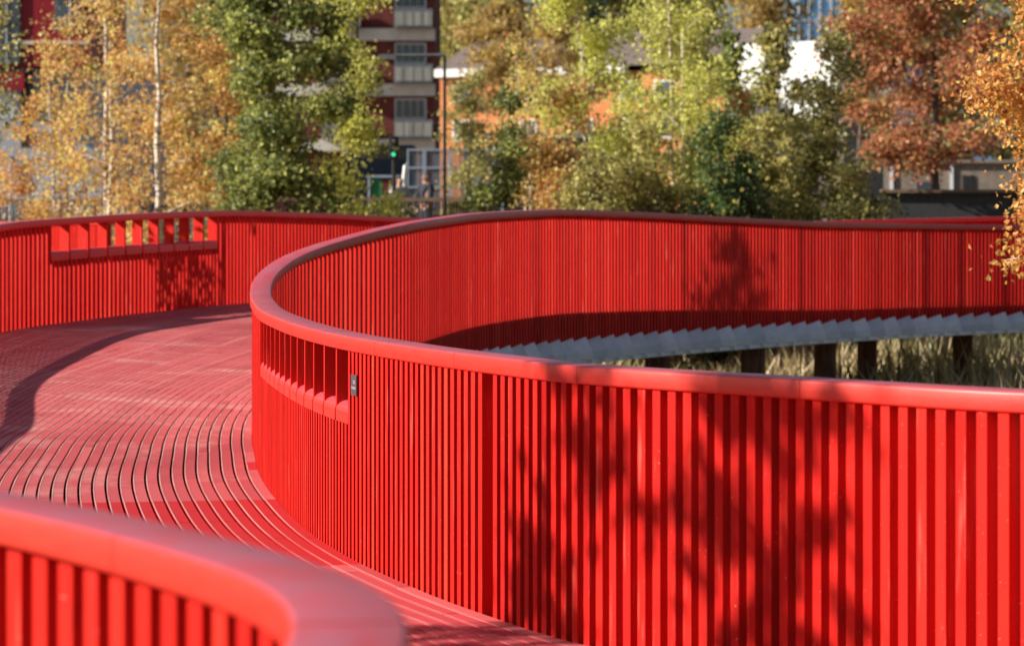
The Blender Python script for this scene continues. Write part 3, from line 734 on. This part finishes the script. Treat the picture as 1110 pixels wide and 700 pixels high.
# ------------------------------------------------------------------ fences, mast, traffic light
def picket_fence(px0, px1, top, d, label, red=False):
    x, y = T((px0+px1)/2, d); r_ = thing('picket_fence', (x, y, zground(x, y)), label, 'fence')
    a = WP(px0, top, d); b_ = WP(px1, top, d)
    mb = MB(); mb.box(a.x, b_.x, d-.10, d+.10, a.z-.09, a.z); mb.build('coping', m_copebrown, r_)
    mb = MB(); xx = a.x
    while xx < b_.x: mb.box(xx, xx+.035, d-.03, d+.03, -.6, a.z-.065); xx += .075
    mb.build('picket_row', m_picket, r_)
picket_fence(-60, 240, 216, 61, 'dark picket fence with brown top rail behind the orange birches')
picket_fence(243, 530, 214, 60, 'dark picket fence with brown top rail in front of the two people')
hd = thing('hoarding', (*T(1010, 60), 0), 'dark grey hoarding with pale brown coping behind the far red handrails', 'fence')
mb = MB(); fbox(mb, 960, 1180, 209, 262, 60, .12); mb.build('hoarding_panel', m_hoard, hd)
mb = MB(); fbox(mb, 956, 1182, 205.5, 209, 60, .3, .1); mb.build('coping', m_copebrown, hd)

D = 58
ms_ = thing('lamp_mast', (*T(482, D), 1.0), 'slim dark street mast with a long arm reaching left in front of the tower block', 'lamp post')
a = WP(482, 60, D); mb = MB(); mb.tube([(a.x, D, .3), (a.x, D, a.z)], [.042, .034], 10); mb.build('pole', m_blackmetal, ms_)
mb = MB(); e = WP(413, 60.5, D); mb.tube([(a.x, D, a.z), (e.x, D, e.z)], [.035, .028], 8); mb.build('arm', m_greymetal, ms_)
mb = MB(); mb.box(e.x-.05, e.x+.32, D-.07, D+.07, e.z-.08, e.z+.02); mb.build('lamp_head', m_greymetal, ms_)
tl = thing('traffic_light', (*T(427, D), 1.0), 'black traffic light on a post showing green, in front of the tower block', 'traffic light')
a = WP(427, 148, D); mb = MB(); mb.tube([(a.x, D, .3), (a.x, D, a.z)], .045, 10); mb.build('post', m_blackmetal, tl)
mb = MB(); mb.box(a.x-.10, a.x+.11, D-.22, D-.04, a.z-.47, a.z); hh = mb.build('signal_head', m_blackmetal, tl, bevel=.02)
for i in range(3):
    z = a.z-.09-.145*i
    mb = MB(); mb.tube([(a.x, D-.225, z), (a.x, D-.235, z)], .045, 14); mb.build('lens', m_lit if i == 2 else m_greymetal, hh)
    mb = MB(); mb.tube([(a.x, D-.22, z+.06), (a.x, D-.33, z+.06)], .01, 6); mb.box(a.x-.065, a.x+.065, D-.33, D-.22, z+.055, z+.063); mb.build('hood', m_blackmetal, hh)

# blue framed mesh enclosure, low panel fence and white bollard
D = 67
en = thing('mesh_enclosure', (*T(480, D), 1.2), 'pale blue metal framed mesh enclosure behind the man in the dark coat', 'enclosure')
mb = MB()
for px in (442, 459, 461, 487, 489, 516, 519, 545): fbox(mb, px-.9, px+.9, 162, 232, D, .05)
for py in (162.5, 182, 203): fbox(mb, 441, 546, py-1, py+1, D, .05, .004)
mb.build('frame', m_blueframe, en)
mb = MB(); fbox(mb, 442, 546, 163, 232, D+.03, .01); mb.build('mesh_panel', m_mesh, en)
lf = thing('panel_fence', (*T(417, 68), 1.2), 'low metal framed fence with a green panel left of the mesh enclosure', 'fence')
mb = MB(); fbox(mb, 397, 438, 190, 192.5, 68, .05); [fbox(mb, x, x+2.5, 192, 232, 68, .05) for x in (398.5, 435)]; mb.build('frame', m_blueframe, lf)
mb = MB(); fbox(mb, 402, 414, 194, 232, 68.05, .03); mb.build('green_panel', m_greenpanel, lf)
mb = MB(); fbox(mb, 414.5, 435, 194, 232, 68.05, .03); mb.build('brown_panel', m_brick, lf)
wbp = thing('white_post', (*T(439, 65.5), 1.2), 'white rounded post standing left of the mesh enclosure', 'post')
mb = MB(); p = WP(438, 212, 65.5); mb.tube([(p.x, 65.5, .9), (p.x, 65.5, p.z+.45), (p.x+.02, 65.5, p.z+.7), (p.x+.08, 65.5, p.z+.8)], [.045,.045,.04,.025], 10); mb.build('post_tube', m_whitewall, wbp, smooth=True)
vn = thing('parked_van', (*T(400, 88), 1.2), 'dark blue parked van mostly hidden behind the traffic light', 'van')
mb = MB(); a = WP(380, 157, 88); b_ = WP(452, 232, 88); mb.box(a.x, b_.x, 88, 90, 1.6, a.z); mb.build('body', simple('dark_blue_paint', (.01,.025,.05), (.015,.035,.07), 2, .3), vn, bevel=.15)
mb = MB(); fbox(mb, 384, 448, 160, 172, 88, .02, .012); mb.build('window', m_glass, vn)
for px in (390, 442):
    mb = MB(); p = WP(px, 222, 87.95); mb.tube([(p.x, 87.9, 1.6), (p.x, 88.2, 1.6)], .36, 16); mb.build('wheel', m_blackmetal, vn)

hs.rotation_euler.z = R(-24); wb.rotation_euler.z = R(-30); gb.rotation_euler.z = R(-8); sh.rotation_euler.z = R(-10)

# ------------------------------------------------------------------ people on the pavement behind the fence
m_skin = simple('skin', (.42,.24,.17), (.50,.30,.22), 6, .55)
m_hair = simple('dark_hair', (.02,.015,.012), (.05,.035,.03), 8, .6)
m_coat = simple('dark_coat_cloth', (.018,.02,.03), (.035,.04,.055), 6, .9)
m_grey = simple('grey_cloth', (.30,.31,.33), (.44,.45,.47), 6, .9)
m_jean = simple('dark_trousers', (.03,.035,.05), (.05,.055,.08), 6, .9)
def person(px, d, head_top_py, face, coat, label, h=1.72, arm=.25):
    x = (px-555)/F_PX*d; zt = CAM_Z-(head_top_py-HOR)/F_PX*d; z0 = zt-h
    root = thing('person', (x, d, z0), label, 'person')
    fx, fy = math.sin(face), -math.cos(face); rx, ry = fy*-1, fx      # facing, and the body's side
    def P(s_, f_, z): return (x+rx*s_+fx*f_, d+ry*s_+fy*f_, z0+z)
    def skin(name, V, E, Rr, mat_, sub=2):
        me = bpy.data.meshes.new(name); me.from_pydata(V, E, []); me.update(); me.materials.append(mat_)
        o = bpy.data.objects.new(name, me); C.objects.link(o)
        o.modifiers.new('skin', 'SKIN'); sv = me.skin_vertices
        if not sv: 
            bm = bmesh.new(); bm.from_mesh(me); bm.verts.layers.skin.verify(); bm.to_mesh(me); bm.free(); sv = me.skin_vertices
        for i, r_ in enumerate(Rr): sv[0].data[i].radius = (r_, r_) if not isinstance(r_, tuple) else r_
        sv[0].data[0].use_root = True
        o.modifiers.new('sub', 'SUBSURF').levels = sub; o.modifiers['sub'].render_levels = sub
        o.parent = root; o.matrix_parent_inverse = Matrix.Translation(-root.location); return o
    V = [P(0,0,.95), P(0,0,1.15), P(0,0,1.36), P(0,.01,1.47), P(0,.03,1.56), P(0,.035,1.66)]
    E = [(0,1),(1,2),(2,3),(3,4),(4,5)]; Rr = [.13,.125,.13,.055,.085,.075]
    for q in (-1, 1):
        n = len(V); V += [P(q*.17,0,1.39), P(q*.24,.02+arm*.2,1.12), P(q*.2,.08+arm*.6,.95), P(q*.19,.10+arm*.8,.88)]
        E += [(2,n),(n,n+1),(n+1,n+2),(n+2,n+3)]; Rr += [.062,.05,.036,.03]
        n = len(V); V += [P(q*.09,0,.86), P(q*.10,.02+q*.04,.48), P(q*.10,-.02+q*.06,.08), P(q*.10,.13+q*.06,.03)]
        E += [(0,n),(n,n+1),(n+1,n+2),(n+2,n+3)]; Rr += [.10,.065,.045,.035]
    skin('body', V, E, Rr, m_skin)
    V = [P(0,0,.88), P(0,0,1.15), P(0,0,1.37), P(0,0,1.45)]; E = [(0,1),(1,2),(2,3)]; Rr = [.165,.155,.155,.085]
    for q in (-1, 1):
        n = len(V); V += [P(q*.18,0,1.39), P(q*.25,.02+arm*.2,1.12), P(q*.205,.08+arm*.6,.97)]
        E += [(2,n),(n,n+1),(n+1,n+2)]; Rr += [.08,.068,.052]
    skin('coat', V, E, Rr, coat)
    V = [P(0,0,.93)]; E = []; Rr = [.14]
    for q in (-1, 1):
        n = len(V); V += [P(q*.09,0,.84), P(q*.10,.02+q*.04,.48), P(q*.10,-.02+q*.06,.12)]
        E += [(0,n),(n,n+1),(n+1,n+2)]; Rr += [.115,.08,.06]
    skin('trousers', V, E, Rr, m_jean)
    skin('hair', [P(0,.0,1.70), P(0,-.035,1.63), P(0,-.05,1.57)], [(0,1),(1,2)], [.078,.085,.06], m_hair)
    hb = MB(); hb.tube([P(0,.115,1.605), P(0,.135,1.595)], [.012,.018], 6)
    for q in (-1, 1): hb.tube([P(q*.078,.02,1.62), P(q*.088,.01,1.60)], [.018,.022], 8)
    hb.build('nose_and_ears', m_skin, root, smooth=True)
    eb = MB()
    for q in (-1, 1): eb.tube([P(q*.03,.108,1.635), P(q*.03,.116,1.635)], .011, 8)
    eb.tube([P(-.025,.113,1.555), P(.025,.113,1.555)], .006, 6)
    eb.build('eyes_and_mouth', m_hair, root)
person(462, 63.5, 186.5, R(-50), m_coat, 'man in a dark coat walking left behind the picket fence')
person(433, 64, 196, R(35), m_grey, 'person in a pale grey top partly hidden by the traffic light post', h=1.6, arm=.5)
